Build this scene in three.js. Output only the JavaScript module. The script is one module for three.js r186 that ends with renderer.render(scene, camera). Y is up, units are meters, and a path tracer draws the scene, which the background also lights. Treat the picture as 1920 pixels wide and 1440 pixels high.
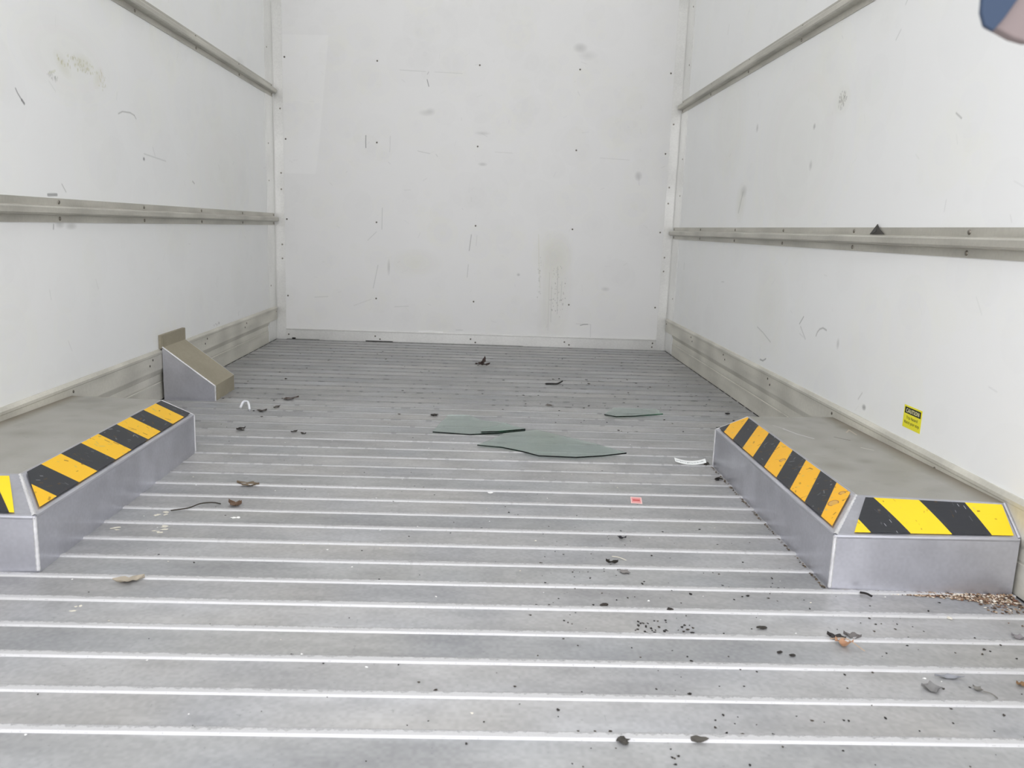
import * as THREE from 'three';

// ---------- camera, sky, exposure ----------
const scene = new THREE.Scene();
const camera = new THREE.PerspectiveCamera(50.07, 4 / 3, 0.05, 200);
camera.position.set(0.0738, 0.6868, 4.8438);
camera.rotation.set(-0.1869, -0.035, 0.0359, 'YXZ');
camera.focus = 2.4; camera.userData.fStop = 9;

// bright overcast sky, a little bluer away from the horizon
const SKY_W = 64, SKY_H = 32, skyData = new Float32Array(SKY_W * SKY_H * 4);
for (let r = 0; r < SKY_H; r++) for (let c = 0; c < SKY_W; c++) {
  const up = Math.sin(((r + 0.5) / SKY_H - 0.5) * Math.PI), k = Math.max(0, up), i = (r * SKY_W + c) * 4;
  const b = 0.95 + 0.15 * k;
  skyData.set([b * (1.01 - 0.015 * k), b, b * (1.02 + 0.04 * k), 1], i);
}
const sky = new THREE.DataTexture(skyData, SKY_W, SKY_H, THREE.RGBAFormat, THREE.FloatType);
sky.mapping = THREE.EquirectangularReflectionMapping; sky.magFilter = THREE.LinearFilter; sky.needsUpdate = true;
scene.background = sky; scene.environment = sky;
scene.backgroundIntensity = 1.0; scene.environmentIntensity = 1.0;

const renderer = new THREE.WebGLRenderer({ antialias: true });
renderer.toneMapping = THREE.LinearToneMapping;
renderer.toneMappingExposure = 2.75;
renderer.shadowMap.enabled = true;

// ---------- helpers ----------
let seed = 20250619;
const rnd = () => { seed = (seed * 1664525 + 1013904223) >>> 0; return seed / 4294967296; };
const rr = (a, b) => a + (b - a) * rnd();
const used = {};
function numbered(n) { const k = used[n] = (used[n] ?? -1) + 1; return k ? n + '_' + String(k).padStart(3, '0') : n; }
function tag(o, label, category, group, kind) {
  o.userData.label = label; if (category) o.userData.category = category;
  if (group) o.userData.group = group; if (kind) o.userData.kind = kind; return o;
}
function mesh(name, geo, mat, parent = scene) { const m = new THREE.Mesh(geo, mat); m.name = parent === scene ? numbered(name) : name; parent.add(m); return m; }
function thing(name, label, category, pos = [0, 0, 0], turn = 0, group) {
  const o = new THREE.Group(); o.name = numbered(name); o.position.set(...pos); o.rotation.y = turn; scene.add(o); return tag(o, label, category, group);
}
function struct(name) { const o = new THREE.Group(); o.name = name; o.userData.kind = 'structure'; scene.add(o); return o; }
function setUV(g, f) {
  const p = g.attributes.position, n = g.attributes.normal, uv = new Float32Array(p.count * 2);
  for (let i = 0; i < p.count; i++) { const q = f(p.getX(i), p.getY(i), p.getZ(i), n.getX(i), n.getY(i), n.getZ(i)); uv[2 * i] = q[0]; uv[2 * i + 1] = q[1]; }
  g.setAttribute('uv', new THREE.BufferAttribute(uv, 2)); return g;
}
const boxUV = (x, y, z, nx, ny, nz) => Math.abs(ny) > 0.7 ? [x, z] : Math.abs(nx) > Math.abs(nz) ? [z, y] : [x, y];
function box(x0, x1, y0, y1, z0, z1) { const g = new THREE.BoxGeometry(x1 - x0, y1 - y0, z1 - z0); g.translate((x0 + x1) / 2, (y0 + y1) / 2, (z0 + z1) / 2); return setUV(g, boxUV); }
const shapeOf = (pts) => new THREE.Shape(pts.map(([a, b]) => new THREE.Vector2(a, b)));
function extrudeZ(pts, z0, z1, bevel = 0) {   // profile in x, y
  const g = new THREE.ExtrudeGeometry(shapeOf(pts), { depth: z1 - z0, bevelEnabled: bevel > 0, bevelSize: bevel, bevelThickness: bevel, bevelSegments: 2, steps: 1 });
  g.translate(0, 0, z0); return setUV(g, boxUV);
}
function extrudeX(pts, x0, x1) {              // profile in z, y
  const g = new THREE.ExtrudeGeometry(shapeOf(pts.map(([z, y]) => [-z, y])), { depth: x1 - x0, bevelEnabled: false });
  g.rotateY(Math.PI / 2); g.translate(x0, 0, 0); return setUV(g, boxUV);
}
function plate(pts, t) {                      // a planar polygon given thickness t behind its face (counter-clockwise seen from outside)
  const v = pts.map((p) => new THREE.Vector3(...p)), n = new THREE.Vector3();
  for (let i = 0; i < v.length; i++) { const a = v[i], b = v[(i + 1) % v.length]; n.x += (a.y - b.y) * (a.z + b.z); n.y += (a.z - b.z) * (a.x + b.x); n.z += (a.x - b.x) * (a.y + b.y); }
  n.normalize(); const back = v.map((p) => p.clone().addScaledVector(n, -t)), pos = [];
  const tri = (a, b, c) => pos.push(a.x, a.y, a.z, b.x, b.y, b.z, c.x, c.y, c.z);
  for (let i = 1; i < v.length - 1; i++) { tri(v[0], v[i], v[i + 1]); tri(back[0], back[i + 1], back[i]); }
  for (let i = 0; i < v.length; i++) { const j = (i + 1) % v.length; tri(v[i], back[i], back[j]); tri(v[i], back[j], v[j]); }
  const g = new THREE.BufferGeometry(); g.setAttribute('position', new THREE.BufferAttribute(new Float32Array(pos), 3)); g.computeVertexNormals();
  return setUV(g, boxUV);
}
function tube(pts, r, seg = 24, rad = 8, wob = 0) {
  const c = new THREE.CatmullRomCurve3(pts.map((p) => new THREE.Vector3(...p)), false, 'centripetal'), g = new THREE.TubeGeometry(c, seg, r, rad, false);
  if (wob) { const p = g.attributes.position, n = g.attributes.normal; for (let i = 0; i < p.count; i++) { const k = Math.floor(i / (rad + 1)), s = wob * Math.sin(k * 2.4); p.setXYZ(i, p.getX(i) + n.getX(i) * s, p.getY(i) + n.getY(i) * s, p.getZ(i) + n.getZ(i) * s); } g.computeVertexNormals(); }
  return g;
}
function straight(a, b, r, wob = 0) { const d = Math.hypot(a[0] - b[0], a[1] - b[1], a[2] - b[2]); return tube([a, [(a[0] + b[0]) / 2, (a[1] + b[1]) / 2, (a[2] + b[2]) / 2], b], r, wob ? Math.max(8, Math.round(d / 0.005)) : 4, 8, wob); }
// smooth value noise that tiles
function tileNoise(n) {
  const g = Array.from({ length: n * n }, rnd), at = (i, j) => g[((j % n) + n) % n * n + ((i % n) + n) % n], s = (t) => t * t * (3 - 2 * t);
  return (u, v) => { const x = u * n, y = v * n, i = Math.floor(x), j = Math.floor(y), fx = s(x - i), fy = s(y - j); return (at(i, j) * (1 - fx) + at(i + 1, j) * fx) * (1 - fy) + (at(i, j + 1) * (1 - fx) + at(i + 1, j + 1) * fx) * fy; };
}
function canvas(w, h) { const c = document.createElement('canvas'); c.width = w; c.height = h; return [c, c.getContext('2d')]; }
function canvasTex(c, srgb = true) { const t = new THREE.CanvasTexture(c); if (srgb) t.colorSpace = THREE.SRGBColorSpace; t.wrapS = t.wrapT = THREE.RepeatWrapping; return t; }
function dataTex(w, h, f, srgb = true) {
  const d = new Uint8Array(w * h * 4);
  for (let j = 0; j < h; j++) for (let i = 0; i < w; i++) { const q = f((i + 0.5) / w, (j + 0.5) / h); d.set([q[0], q[1], q[2], 255].map((x) => Math.max(0, Math.min(255, x))), (j * w + i) * 4); }
  const t = new THREE.DataTexture(d, w, h); if (srgb) t.colorSpace = THREE.SRGBColorSpace; t.wrapS = t.wrapT = THREE.RepeatWrapping; t.magFilter = THREE.LinearFilter; t.minFilter = THREE.LinearMipmapLinearFilter; t.generateMipmaps = true; t.needsUpdate = true; return t;
}
const M = (o) => new THREE.MeshStandardMaterial(o);

// ---------- materials ----------
const n4 = tileNoise(4), n9 = tileNoise(9), n23 = tileNoise(23), n64 = tileNoise(64), n200 = tileNoise(200);
// dull oxidised aluminium of the floor, uv in metres (tile 1.15 m)
const floorMap = dataTex(1024, 1024, (u, v) => {
  const a = 0.5 * n4(u, v) + 0.3 * n9(u, v) + 0.2 * n23(u, v), fine = n200(u, v) - 0.5, streak = n64(u * 0.25, v) - 0.5, spot = n200(v, u) > 0.965 ? -16 : 0;
  const b = 196 + 44 * (a - 0.5) + 14 * fine + 14 * streak + spot, w = 4 * (n9(v + 0.3, u) - 0.5);   // patches of film, a touch warmer or cooler
  return [b + w, b + 0.3 * w, b - w];
});
floorMap.repeat.set(1 / 1.15, 1 / 1.15);
const metalMap = dataTex(512, 512, (u, v) => { const b = 214 + 20 * (n4(u, v) - 0.5) + 16 * (n23(u, v) - 0.5) + 8 * (n200(u, v) - 0.5); return [b, b, b + 1]; });
const dustMap = dataTex(512, 512, (u, v) => { const k = 0.5 * n4(u, v) + 0.3 * n9(u, v) + 0.2 * n23(u, v), b = 200 + 30 * (k - 0.5) + 8 * (n200(u, v) - 0.5); return [b, b - 2, b - 8]; });
const railMap = dataTex(512, 256, (u, v) => { const k = n9(u, v), s = n64(0.4 + 0.02 * Math.sin(6.283 * u), v), b = 204 + 26 * (k - 0.5) + 18 * (s - 0.5) + 8 * (n200(u, v) - 0.5); return [b, b - 1, b - 5]; });
const trimMap = dataTex(256, 512, (u, v) => { const b = 226 + 14 * (n9(u, v) - 0.5) + 10 * (n200(u, v) - 0.5); return [b, b, b - 3]; });
const matPlank = [0, 1, 2].map((i) => { const t = floorMap.clone(); t.offset.set(0.37 * i, 0.21 * i); t.needsUpdate = true; return M({ map: t, color: [0xe2e2e2, 0xdcdddd, 0xe6e6e6][i], metalness: 0.45, roughness: 0.46 }); });
const matBase = M({ color: 0x5a5650, roughness: 0.95 });
const matRail = M({ map: railMap, color: 0xe9e7df, metalness: 0.4, roughness: 0.42 });
const matKick = M({ map: railMap, color: 0xfffdf4, metalness: 0.2, roughness: 0.45 });
const matTrim = M({ map: trimMap, color: 0xffffff, metalness: 0.35, roughness: 0.3 });
const matBox = M({ map: metalMap, color: 0xe8e9f1, metalness: 0.8, roughness: 0.36 });
const matDust = M({ map: dustMap, color: 0xc9c2b0, metalness: 0.15, roughness: 0.75 });
const matWeld = M({ map: metalMap, color: 0xffffff, metalness: 0.3, roughness: 0.4 });
const matRivet = M({ color: 0x8a857c, metalness: 0.85, roughness: 0.3 });
const matScrew = M({ color: 0x6f6a62, metalness: 0.7, roughness: 0.5 });
const matBlack = M({ color: 0x1d1a17, roughness: 0.9 });
// worn ribs: bright bare metal, ragged dirt along the rear edge; duller and dirtier deeper in
const ribTex = [0.1, 0.3, 0.5, 0.7, 0.9].map((dirt, k) => dataTex(2048, 48, (u, v) => {
  const edge = 0.22 + 0.34 * n64(u * 2 + k * 0.31, 0.3 + k * 0.17) + 0.4 * (n200(u * 2, 0.1 + k * 0.13) - 0.5) + 0.3 * (n200(u * 5, 0.7) - 0.5) + 0.25 * dirt;   // how far the grime reaches over the top
  const chip = n200(u * 3 + 0.2, v * 0.2 + k * 0.1) > 0.93 - 0.05 * dirt ? 1 : 0, brk = n64(u * 2, 0.8 - k * 0.15) < 0.05 + 0.22 * dirt ? 1 : 0;
  const clean = 232 - 46 * Math.max(0, dirt - 0.25), grime = 214 - 8 * dirt - 26 * n200(u * 3, v) - (n200(u * 7, 0.5 + v * 0.1) > 0.86 ? 60 : 0);
  const b = v < edge * (1 - 0.45 * n23(u, 0.4)) ? grime : clean - 12 * n64(u * 2, v) - 60 * chip * (1 - v * 0.6) - 40 * brk * dirt;
  return [b, b, b];
}));
const matRib = ribTex.map((t, i) => M({ map: t, metalness: 0.1, roughness: 0.42, color: [0xdcdcdc, 0xd8d8d8, 0xcfcfcf, 0xc4c4c3, 0xb6b6b4][i] }));

// ---------- the shell of the truck body ----------
const HW = 1.15, LEN = 4.4, TOP = 2.25;
// wall paint with scuffs and a painted-in reflection; every mark in metres [horizontal, height]
function wallTex(wM, hM, px, tint, marks, x0 = 0) {
  const W = Math.round(wM * px), H = Math.round(hM * px), [c, g] = canvas(W, H);
  g.fillStyle = tint; g.fillRect(0, 0, W, H);
  for (let i = 0; i < 420; i++) {            // faint handling grime
    const x = rnd() * W, y = rnd() * H, r = rr(8, 90), k = rnd() < 0.5 ? '90,96,88' : '140,138,104', q = g.createRadialGradient(x, y, 0, x, y, r);
    q.addColorStop(0, `rgba(${k},${rr(0.004, 0.016)})`); q.addColorStop(1, `rgba(${k},0)`); g.fillStyle = q; g.fillRect(x - r, y - r, 2 * r, 2 * r);
  }
  g.lineCap = 'round';
  for (let i = 0; i < 110; i++) {            // small scratches
    const x = rnd() * W, y = H * (0.25 + 0.75 * rnd()), a = rr(0, 6.28), l = rr(3, 22); g.strokeStyle = `rgba(70,72,70,${rr(0.03, 0.11)})`; g.lineWidth = rr(0.7, 1.4);
    g.beginPath(); g.moveTo(x, y); g.lineTo(x + l * Math.cos(a), y + l * Math.sin(a)); g.stroke();
  }
  const X = (x) => (x - x0) * px, Y = (y) => H - y * px;
  for (const m of marks) {
    if (m[0] === 'l') { const [, col, w, ...p] = m; g.strokeStyle = col; g.lineWidth = w * px; g.beginPath(); for (let i = 0; i < p.length; i += 2) i ? g.lineTo(X(p[i]), Y(p[i + 1])) : g.moveTo(X(p[0]), Y(p[1])); g.stroke(); }
    else if (m[0] === 's') { const [, col, x, y, rx, ry, a = 0] = m; g.save(); g.translate(X(x), Y(y)); g.rotate(a); g.scale(rx * px, ry * px); const q = g.createRadialGradient(0, 0, 0, 0, 0, 1); q.addColorStop(0, col); q.addColorStop(0.5, col.replace(/[\d.]+\)$/, (s) => parseFloat(s) * 0.6 + ')')); q.addColorStop(1, col.replace(/[\d.]+\)$/, '0)')); g.fillStyle = q; g.fillRect(-1, -1, 2, 2); g.restore(); }
    else if (m[0] === 'n') { const [, col, x, y, rx, ry, n] = m; g.fillStyle = col; for (let i = 0; i < n; i++) { const a = rr(0, 6.28), r = Math.sqrt(rnd()); g.fillRect(X(x + rx * r * Math.cos(a)), Y(y + ry * r * Math.sin(a)), rr(1, 3), rr(1, 5)); } }
    else if (m[0] === 'p') { const [, col, ...p] = m; g.fillStyle = col; g.beginPath(); for (let i = 0; i < p.length; i += 2) i ? g.lineTo(X(p[i]), Y(p[i + 1])) : g.moveTo(X(p[0]), Y(p[1])); g.fill(); }
  }
  const t = canvasTex(c); t.wrapS = t.wrapT = THREE.ClampToEdgeWrapping; return t;
}
const DK = 'rgba(40,40,40,', YG = 'rgba(150,146,90,', GR = 'rgba(96,98,92,';
const MARKS = {
  back: [
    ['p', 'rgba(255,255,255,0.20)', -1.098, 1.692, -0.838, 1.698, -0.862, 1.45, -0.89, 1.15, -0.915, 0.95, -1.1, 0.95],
    ['l', DK + '0.40)', 0.004, -0.292, 1.487, -0.286, 1.465, -0.282, 1.451], ['l', DK + '0.22)', 0.003, -0.284, 1.528, -0.291, 1.515], ['l', GR + '0.15)', 0.003, -0.444, 1.532, -0.35, 1.530, -0.3, 1.529], ['l', GR + '0.12)', 0.003, -0.25, 1.529, -0.096, 1.527],
    ['l', DK + '0.43)', 0.004, -0.632, 1.173, -0.633, 1.14, -0.632, 1.106], ['l', GR + '0.14)', 0.003, -0.494, 1.175, -0.497, 1.088], ['s', GR + '0.19)', 0.557, 1.689, 0.045, 0.03], ['s', GR + '0.08)', 0.6, 1.65, 0.06, 0.03], ['s', GR + '0.22)', 0.927, 1.008, 0.025, 0.03], ['l', GR + '0.11)', 0.003, 0.93, 1.0, 0.935, 0.955],
    ['s', GR + '0.12)', 0.026, 1.21, 0.05, 0.012], ['s', GR + '0.12)', -0.292, 1.308, 0.05, 0.02], ['s', GR + '0.17)', 0.031, 1.04, 0.03, 0.012], ['l', GR + '0.19)', 0.003, -0.34, 1.1, -0.31, 1.094, -0.27, 1.088], ['l', GR + '0.17)', 0.003, -0.235, 1.085, -0.225, 1.072], ['s', GR + '0.11)', -0.27, 1.32, 0.03, 0.02], ['l', GR + '0.11)', 0.003, 0.1, 1.11, 0.2, 1.108], ['l', GR + '0.11)', 0.003, 0.7, 1.1, 0.87, 1.095],
    ['s', YG + '0.08)', 0.49, 0.36, 0.10, 0.36], ['s', YG + '0.07)', 0.46, 0.55, 0.13, 0.14], ['s', YG + '0.05)', 0.42, 0.3, 0.05, 0.4], ['s', YG + '0.05)', -0.34, 0.475, 0.17, 0.09],  // last smear: a warm reflection of light painted into the wall colour
    ['l', GR + '0.19)', 0.003, 0.487, 0.476, 0.49, 0.36, 0.496, 0.2], ['l', GR + '0.15)', 0.003, 0.455, 0.36, 0.46, 0.15], ['l', GR + '0.15)', 0.003, 0.515, 0.39, 0.513, 0.28], ['l', GR + '0.11)', 0.003, 0.44, 0.44, 0.445, 0.1], ['n', GR + '0.28)', 0.49, 0.33, 0.05, 0.16, 60], ['n', GR + '0.22)', 0.38, 0.4, 0.012, 0.14, 26], ['l', YG + '0.11)', 0.004, 0.367, 0.657, 0.375, 0.5, 0.389, 0.349],
    ['l', GR + '0.33)', 0.004, -0.023, 0.643, -0.03, 0.58, -0.033, 0.551], ['l', GR + '0.17)', 0.004, -0.036, 0.47, -0.041, 0.397], ['l', GR + '0.11)', 0.003, 0.01, 0.64, 0.006, 0.58], ['l', GR + '0.17)', 0.004, -0.537, 0.776, -0.539, 0.655], ['l', GR + '0.17)', 0.004, -0.56, 0.45, -0.587, 0.316], ['s', GR + '0.19)', -0.498, 0.44, 0.01, 0.055], ['l', GR + '0.17)', 0.003, -0.62, 0.59, -0.57, 0.64],
    ['l', DK + '0.36)', 0.004, 0.636, 0.136, 0.655, 0.142, 0.68, 0.144], ['l', GR + '0.14)', 0.003, 0.61, 0.145, 0.698, 0.143, 0.70, 0.068], ['l', GR + '0.17)', 0.003, -0.928, 0.252, -0.85, 0.258], ['l', GR + '0.17)', 0.003, -0.462, 0.211, -0.381, 0.217], ['l', GR + '0.19)', 0.003, -0.1, 0.085, -0.06, 0.086], ['l', 'rgba(255,255,255,0.8)', 0.006, -0.319, 0.07, -0.25, 0.074, -0.178, 0.07], ['s', GR + '0.28)', 0.258, 0.422, 0.012, 0.01], ['s', GR + '0.14)', 0.773, 0.355, 0.03, 0.015], ['l', GR + '0.11)', 0.003, -0.7, 0.21, -0.6, 0.25],
  ],
  left: [
    ['l', DK + '0.50)', 0.007, 2.556, 0.963, 2.566, 0.97], ['l', DK + '0.43)', 0.004, 2.566, 0.97, 2.584, 0.985, 2.592, 0.995], ['n', GR + '0.17)', 2.40, 1.06, 0.03, 0.012, 22], ['l', YG + '0.15)', 0.006, 2.42, 1.062, 2.385, 1.075], ['s', YG + '0.11)', 2.34, 1.1, 0.06, 0.03, -0.5], ['s', YG + '0.11)', 2.22, 1.125, 0.08, 0.03], ['s', YG + '0.10)', 2.12, 1.1, 0.05, 0.03, 0.7], ['n', YG + '0.23)', 2.25, 1.12, 0.12, 0.02, 70], ['n', YG + '0.19)', 2.1, 1.1, 0.03, 0.03, 25], ['s', YG + '0.05)', 2.3, 1.12, 0.35, 0.14],
    ['l', GR + '0.33)', 0.004, 1.992, 1.011, 1.96, 1.022, 1.9, 1.026, 1.868, 1.022], ['l', GR + '0.33)', 0.004, 1.868, 1.022, 1.853, 1.012], ['s', DK + '0.65)', 1.803, 0.882, 0.010, 0.008], ['l', GR + '0.33)', 0.006, 1.322, 0.831, 1.3, 0.823], ['l', GR + '0.17)', 0.004, 1.8, 0.9, 1.6, 0.89], ['l', DK + '0.36)', 0.008, 2.468, 0.733, 2.42, 0.735], ['l', GR + '0.28)', 0.004, 2.388, 0.766, 2.367, 0.745], ['s', GR + '0.22)', 2.414, 0.652, 0.03, 0.012], ['l', DK + '0.29)', 0.005, 2.451, 0.64, 2.448, 0.652], ['s', GR + '0.22)', 2.35, 0.648, 0.04, 0.012],
    ['s', GR + '0.14)', 0.6, 1.4, 0.1, 0.06], ['l', GR + '0.14)', 0.004, 1.72, 0.93, 1.7, 0.90], ['n', DK + '0.29)', 1.07, 0.222, 0.05, 0.014, 10], ['l', GR + '0.22)', 0.004, 0.74, 0.215, 0.73, 0.235], ['s', YG + '0.04)', 2.9, 1.1, 0.3, 0.3], ['s', YG + '0.04)', 0.9, 0.9, 0.5, 0.3], ['l', GR + '0.17)', 0.003, 0.5, 0.5, 0.49, 0.47],
  ],
  right: [
    ['n', GR + '0.28)', 2.226, 1.115, 0.03, 0.028, 46], ['l', GR + '0.22)', 0.004, 2.21, 1.13, 2.235, 1.1, 2.245, 1.12], ['s', YG + '0.08)', 2.225, 1.11, 0.07, 0.05], ['l', GR + '0.30)', 0.004, 2.883, 0.986, 2.909, 0.971], ['s', GR + '0.17)', 1.30, 0.875, 0.05, 0.03], ['s', YG + '0.10)', 1.27, 0.83, 0.08, 0.09], ['l', GR + '0.17)', 0.012, 1.29, 0.87, 1.25, 0.79],
    ['s', DK + '0.29)', 2.02, 1.056, 0.012, 0.012], ['s', GR + '0.28)', 1.409, 1.121, 0.016, 0.02], ['s', GR + '0.22)', 2.021, 0.93, 0.016, 0.02], ['l', GR + '0.17)', 0.004, 2.538, 1.219, 2.56, 1.24], ['l', GR + '0.17)', 0.004, 2.57, 1.30, 2.6, 1.34], ['l', GR + '0.19)', 0.004, 0.85, 1.6, 0.862, 1.64], ['s', YG + '0.05)', 1.9, 1.0, 0.5, 0.4], ['s', YG + '0.05)', 1.0, 1.2, 0.3, 0.3], ['s', YG + '0.06)', 1.75, 0.42, 0.2, 0.2],
    ['l', GR + '0.36)', 0.005, 2.094, 0.428, 2.063, 0.4], ['l', GR + '0.25)', 0.004, 2.075, 0.393, 2.128, 0.356], ['l', GR + '0.33)', 0.005, 2.214, 0.378, 2.222, 0.392, 2.238, 0.403, 2.262, 0.41, 2.291, 0.406], ['l', GR + '0.22)', 0.004, 1.63, 0.338, 1.7, 0.325, 1.796, 0.3], ['l', DK + '0.32)', 0.006, 1.698, 0.218, 1.73, 0.218, 1.762, 0.231], ['s', DK + '0.40)', 2.601, 0.225, 0.014, 0.010], ['s', GR + '0.22)', 2.385, 0.376, 0.012, 0.02], ['l', GR + '0.19)', 0.004, 2.56, 0.24, 2.58, 0.262], ['l', GR + '0.17)', 0.008, 0.337, 0.535, 0.335, 0.5], ['l', GR + '0.17)', 0.004, 1.08, 0.48, 1.12, 0.482],
  ],
};
const paint = (t) => new THREE.MeshPhysicalMaterial({ map: t, roughness: 0.34, metalness: 0, specularIntensity: 0.7 });
function wall(name, geo, mat, uvf) { setUV(geo, uvf); const m = mesh(name, geo, mat); m.userData.kind = 'structure'; return m; }
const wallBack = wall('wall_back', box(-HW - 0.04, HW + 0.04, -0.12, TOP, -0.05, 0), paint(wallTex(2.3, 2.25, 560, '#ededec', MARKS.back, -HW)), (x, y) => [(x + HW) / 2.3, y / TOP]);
const wallLeft = wall('wall_left', box(-HW - 0.04, -HW, -0.12, TOP, -0.0, LEN), paint(wallTex(LEN, 2.25, 460, '#edeeed', MARKS.left)), (x, y, z) => [z / LEN, y / TOP]);
const wallRight = wall('wall_right', box(HW, HW + 0.04, -0.12, TOP, -0.0, LEN), paint(wallTex(LEN, 2.25, 460, '#eeefee', MARKS.right)), (x, y, z) => [z / LEN, y / TOP]);
const ceiling = mesh('ceiling', box(-HW - 0.04, HW + 0.04, TOP, TOP + 0.004, -0.05, LEN), new THREE.MeshPhysicalMaterial({ color: 0xf4f4f2, roughness: 1, transmission: 0.5, thickness: 0, specularIntensity: 0.3 }));
ceiling.userData.kind = 'structure';
const ground = mesh('ground', box(-30, 30, -1.0, -0.92, -12, 40), M({ map: dataTex(256, 256, (u, v) => { const b = 212 + 30 * (n23(u, v) - 0.5) + 40 * (n200(u, v) - 0.5); return [b, b - 1, b - 2]; }), color: 0xffffff, roughness: 0.9 }));
ground.userData.kind = 'structure';

// ---------- floor of extruded planks, each with a raised rib ----------
const floor = struct('floor');
mesh('subfloor', box(-HW - 0.02, HW + 0.02, -0.1, -0.012, -0.02, LEN), matBase, floor);
const PITCH = 0.0975, R0 = 3.825 + 5 * PITCH;
for (let k = 0; k < 45; k++) {
  const r = R0 - k * PITCH, z0 = Math.max(0, r - PITCH + 0.006), z1 = r - 0.0123, dz = rr(-0.0005, 0.0005);
  const pl = mesh(k ? 'plank_' + String(k).padStart(3, '0') : 'plank', extrudeX([[z0, -0.012], [z1, -0.012], [z1, -0.0008], [z1 - 0.0012, 0], [z0, 0]], -HW, HW), matPlank[k % 3], floor);
  const off = rnd() * 3;
  setUV(pl.geometry, (x, y, z) => [x + off, z + off * 0.7]);
  const tier = r > 3.25 ? 0 : r > 2.7 ? 1 : r > 2.2 ? 2 : r > 1.7 ? 3 : 4, o2 = rnd();
  const rg = extrudeX([[r - 0.012, -0.012], [r + 0.006, -0.012], [r + 0.006, 0], [r + 0.0046, 0.0026 + dz], [r + 0.0034, 0.0034 + dz], [r - 0.009, 0.0028 + dz], [r - 0.0118, 0.0021 + dz]], -HW, HW);
  setUV(rg, (x, y, z) => [x / 2.3 + o2, Math.min(0.98, Math.max(0.02, (z - r + 0.012) / 0.018))]);
  mesh('rib', rg, matRib[tier], pl);
}

// ---------- wall rails, corner angles, kick boards ----------
const rivetGeo = (() => { const g = new THREE.SphereGeometry(1, 10, 5, 0, Math.PI * 2, 0, Math.PI / 2); g.scale(0.0062, 0.0034, 0.0062); return g; })();
const smallRivet = rivetGeo.clone().scale(0.8, 0.8, 0.8);
function rivet(parent, x, y, z, nx, nz, geo = rivetGeo, mat = matRivet) { const m = mesh('rivet', geo, mat, parent); m.position.set(x, y, z); m.quaternion.setFromUnitVectors(new THREE.Vector3(0, 1, 0), new THREE.Vector3(nx, 0, nz)); return m; }
const ZR = [0.043, 0.64, 1.2355, 1.83, 2.418, 3.007, 3.595, 4.18];
function rail(name, side, y0, label) {
  const g = struct(name), prof = [[0, 0], [0.003, 0], [0.003, 0.0195], [0.024, 0.0225], [0.027, 0.0265], [0.027, 0.0405], [0.024, 0.0445], [0.003, 0.0475], [0.003, 0.067], [0, 0.067]];
  const pts = prof.map(([u, v]) => [side * (HW - u), y0 + v]);
  mesh('hat_channel', extrudeZ(side > 0 ? pts : pts.slice().reverse(), 0.018, LEN - 0.02), matRail, g);
  for (const z of ZR) for (const v of [0.0105, 0.0565]) rivet(g, side * (HW - 0.003), y0 + v, z, -side, 0);
  g.userData.label = label; return g;
}
rail('trim_1', -1, 0.658, 'dull aluminium hat rail along the middle of the left wall');
{ const g = rail('trim_2', 1, 0.658, 'dull aluminium hat rail along the middle of the right wall');
  mesh('torn_flap', plate([[HW - 0.0045, 0.7065, 2.525], [HW - 0.0055, 0.7085, 2.548], [HW - 0.007, 0.714, 2.565], [HW - 0.006, 0.7345, 2.569], [HW - 0.006, 0.7195, 2.585], [HW - 0.0045, 0.7065, 2.612]], 0.001), M({ color: 0x4a4844, roughness: 0.7 }), g).userData.label = 'dark torn scrap'; }
rail('trim_3', -1, 1.357, 'dull aluminium hat rail high on the left wall');
rail('trim_4', 1, 1.357, 'dull aluminium hat rail high on the right wall');
function corner(name, s, label) {
  const g = struct(name), t = 0.0016, x = s * HW;
  const pts = [[x, 0.0], [x, 0.165], [x - s * t, 0.165], [x - s * t, 0.006], [x - s * 0.006, t], [x - s * 0.056, t], [x - s * 0.056, 0.0]].map(([a, b]) => [a, -b]);
  const e = new THREE.ExtrudeGeometry(shapeOf(s > 0 ? pts : pts.slice().reverse()), { depth: TOP - 0.004, bevelEnabled: false }); e.rotateX(-Math.PI / 2); e.translate(0, 0.002, 0); setUV(e, boxUV);
  mesh('angle', e, matTrim, g);
  mesh('seam', straight([x - s * 0.004, 0.004, 0.004], [x - s * 0.004, TOP - 0.01, 0.004], 0.0022), matTrim, g);
  for (const y of [0.32, 0.9, 1.1, 1.6, 1.9]) rivet(g, x - s * t, y, 0.12, -s, 0, smallRivet);
  for (const y of [0.47, 0.55, 0.86, 0.95, 1.3]) rivet(g, x - s * 0.04, y, t, 0, 1, smallRivet);
  g.userData.label = label;
}
corner('trim_5', -1, 'pale aluminium corner angle at the left end of the front wall');
corner('trim_6', 1, 'pale aluminium corner angle at the right end of the front wall');
{
  const g = struct('trim_7'); g.userData.label = 'low aluminium strip along the foot of the front wall';
  mesh('strip', extrudeX([[0, 0.001], [0.004, 0.001], [0.004, 0.058], [0.0075, 0.0605], [0.0075, 0.0655], [0, 0.0665]], -1.093, 1.093), matTrim, g);
  for (const [x, y] of [[-1.08, 0.03], [-0.574, 0.034], [-0.546, 0.017], [-0.012, 0.034], [0.017, 0.015], [0.546, 0.034], [0.574, 0.018], [1.073, 0.043], [1.07, 0.02]]) rivet(g, x, y, 0.004, 0, 1, smallRivet, matScrew);
  for (const [x0, x1, h] of [[-1.06, -1.04, 0.012], [-0.63, -0.47, 0.007], [-1.09, -0.9, 0.004], [-0.47, 0.3, 0.003]]) mesh('dark_gap_strip', box(x0, x1, 0.0002, h, 0.004, 0.008), matBlack, g);  // thin black strips along the gap at the foot of the strip
}
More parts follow.
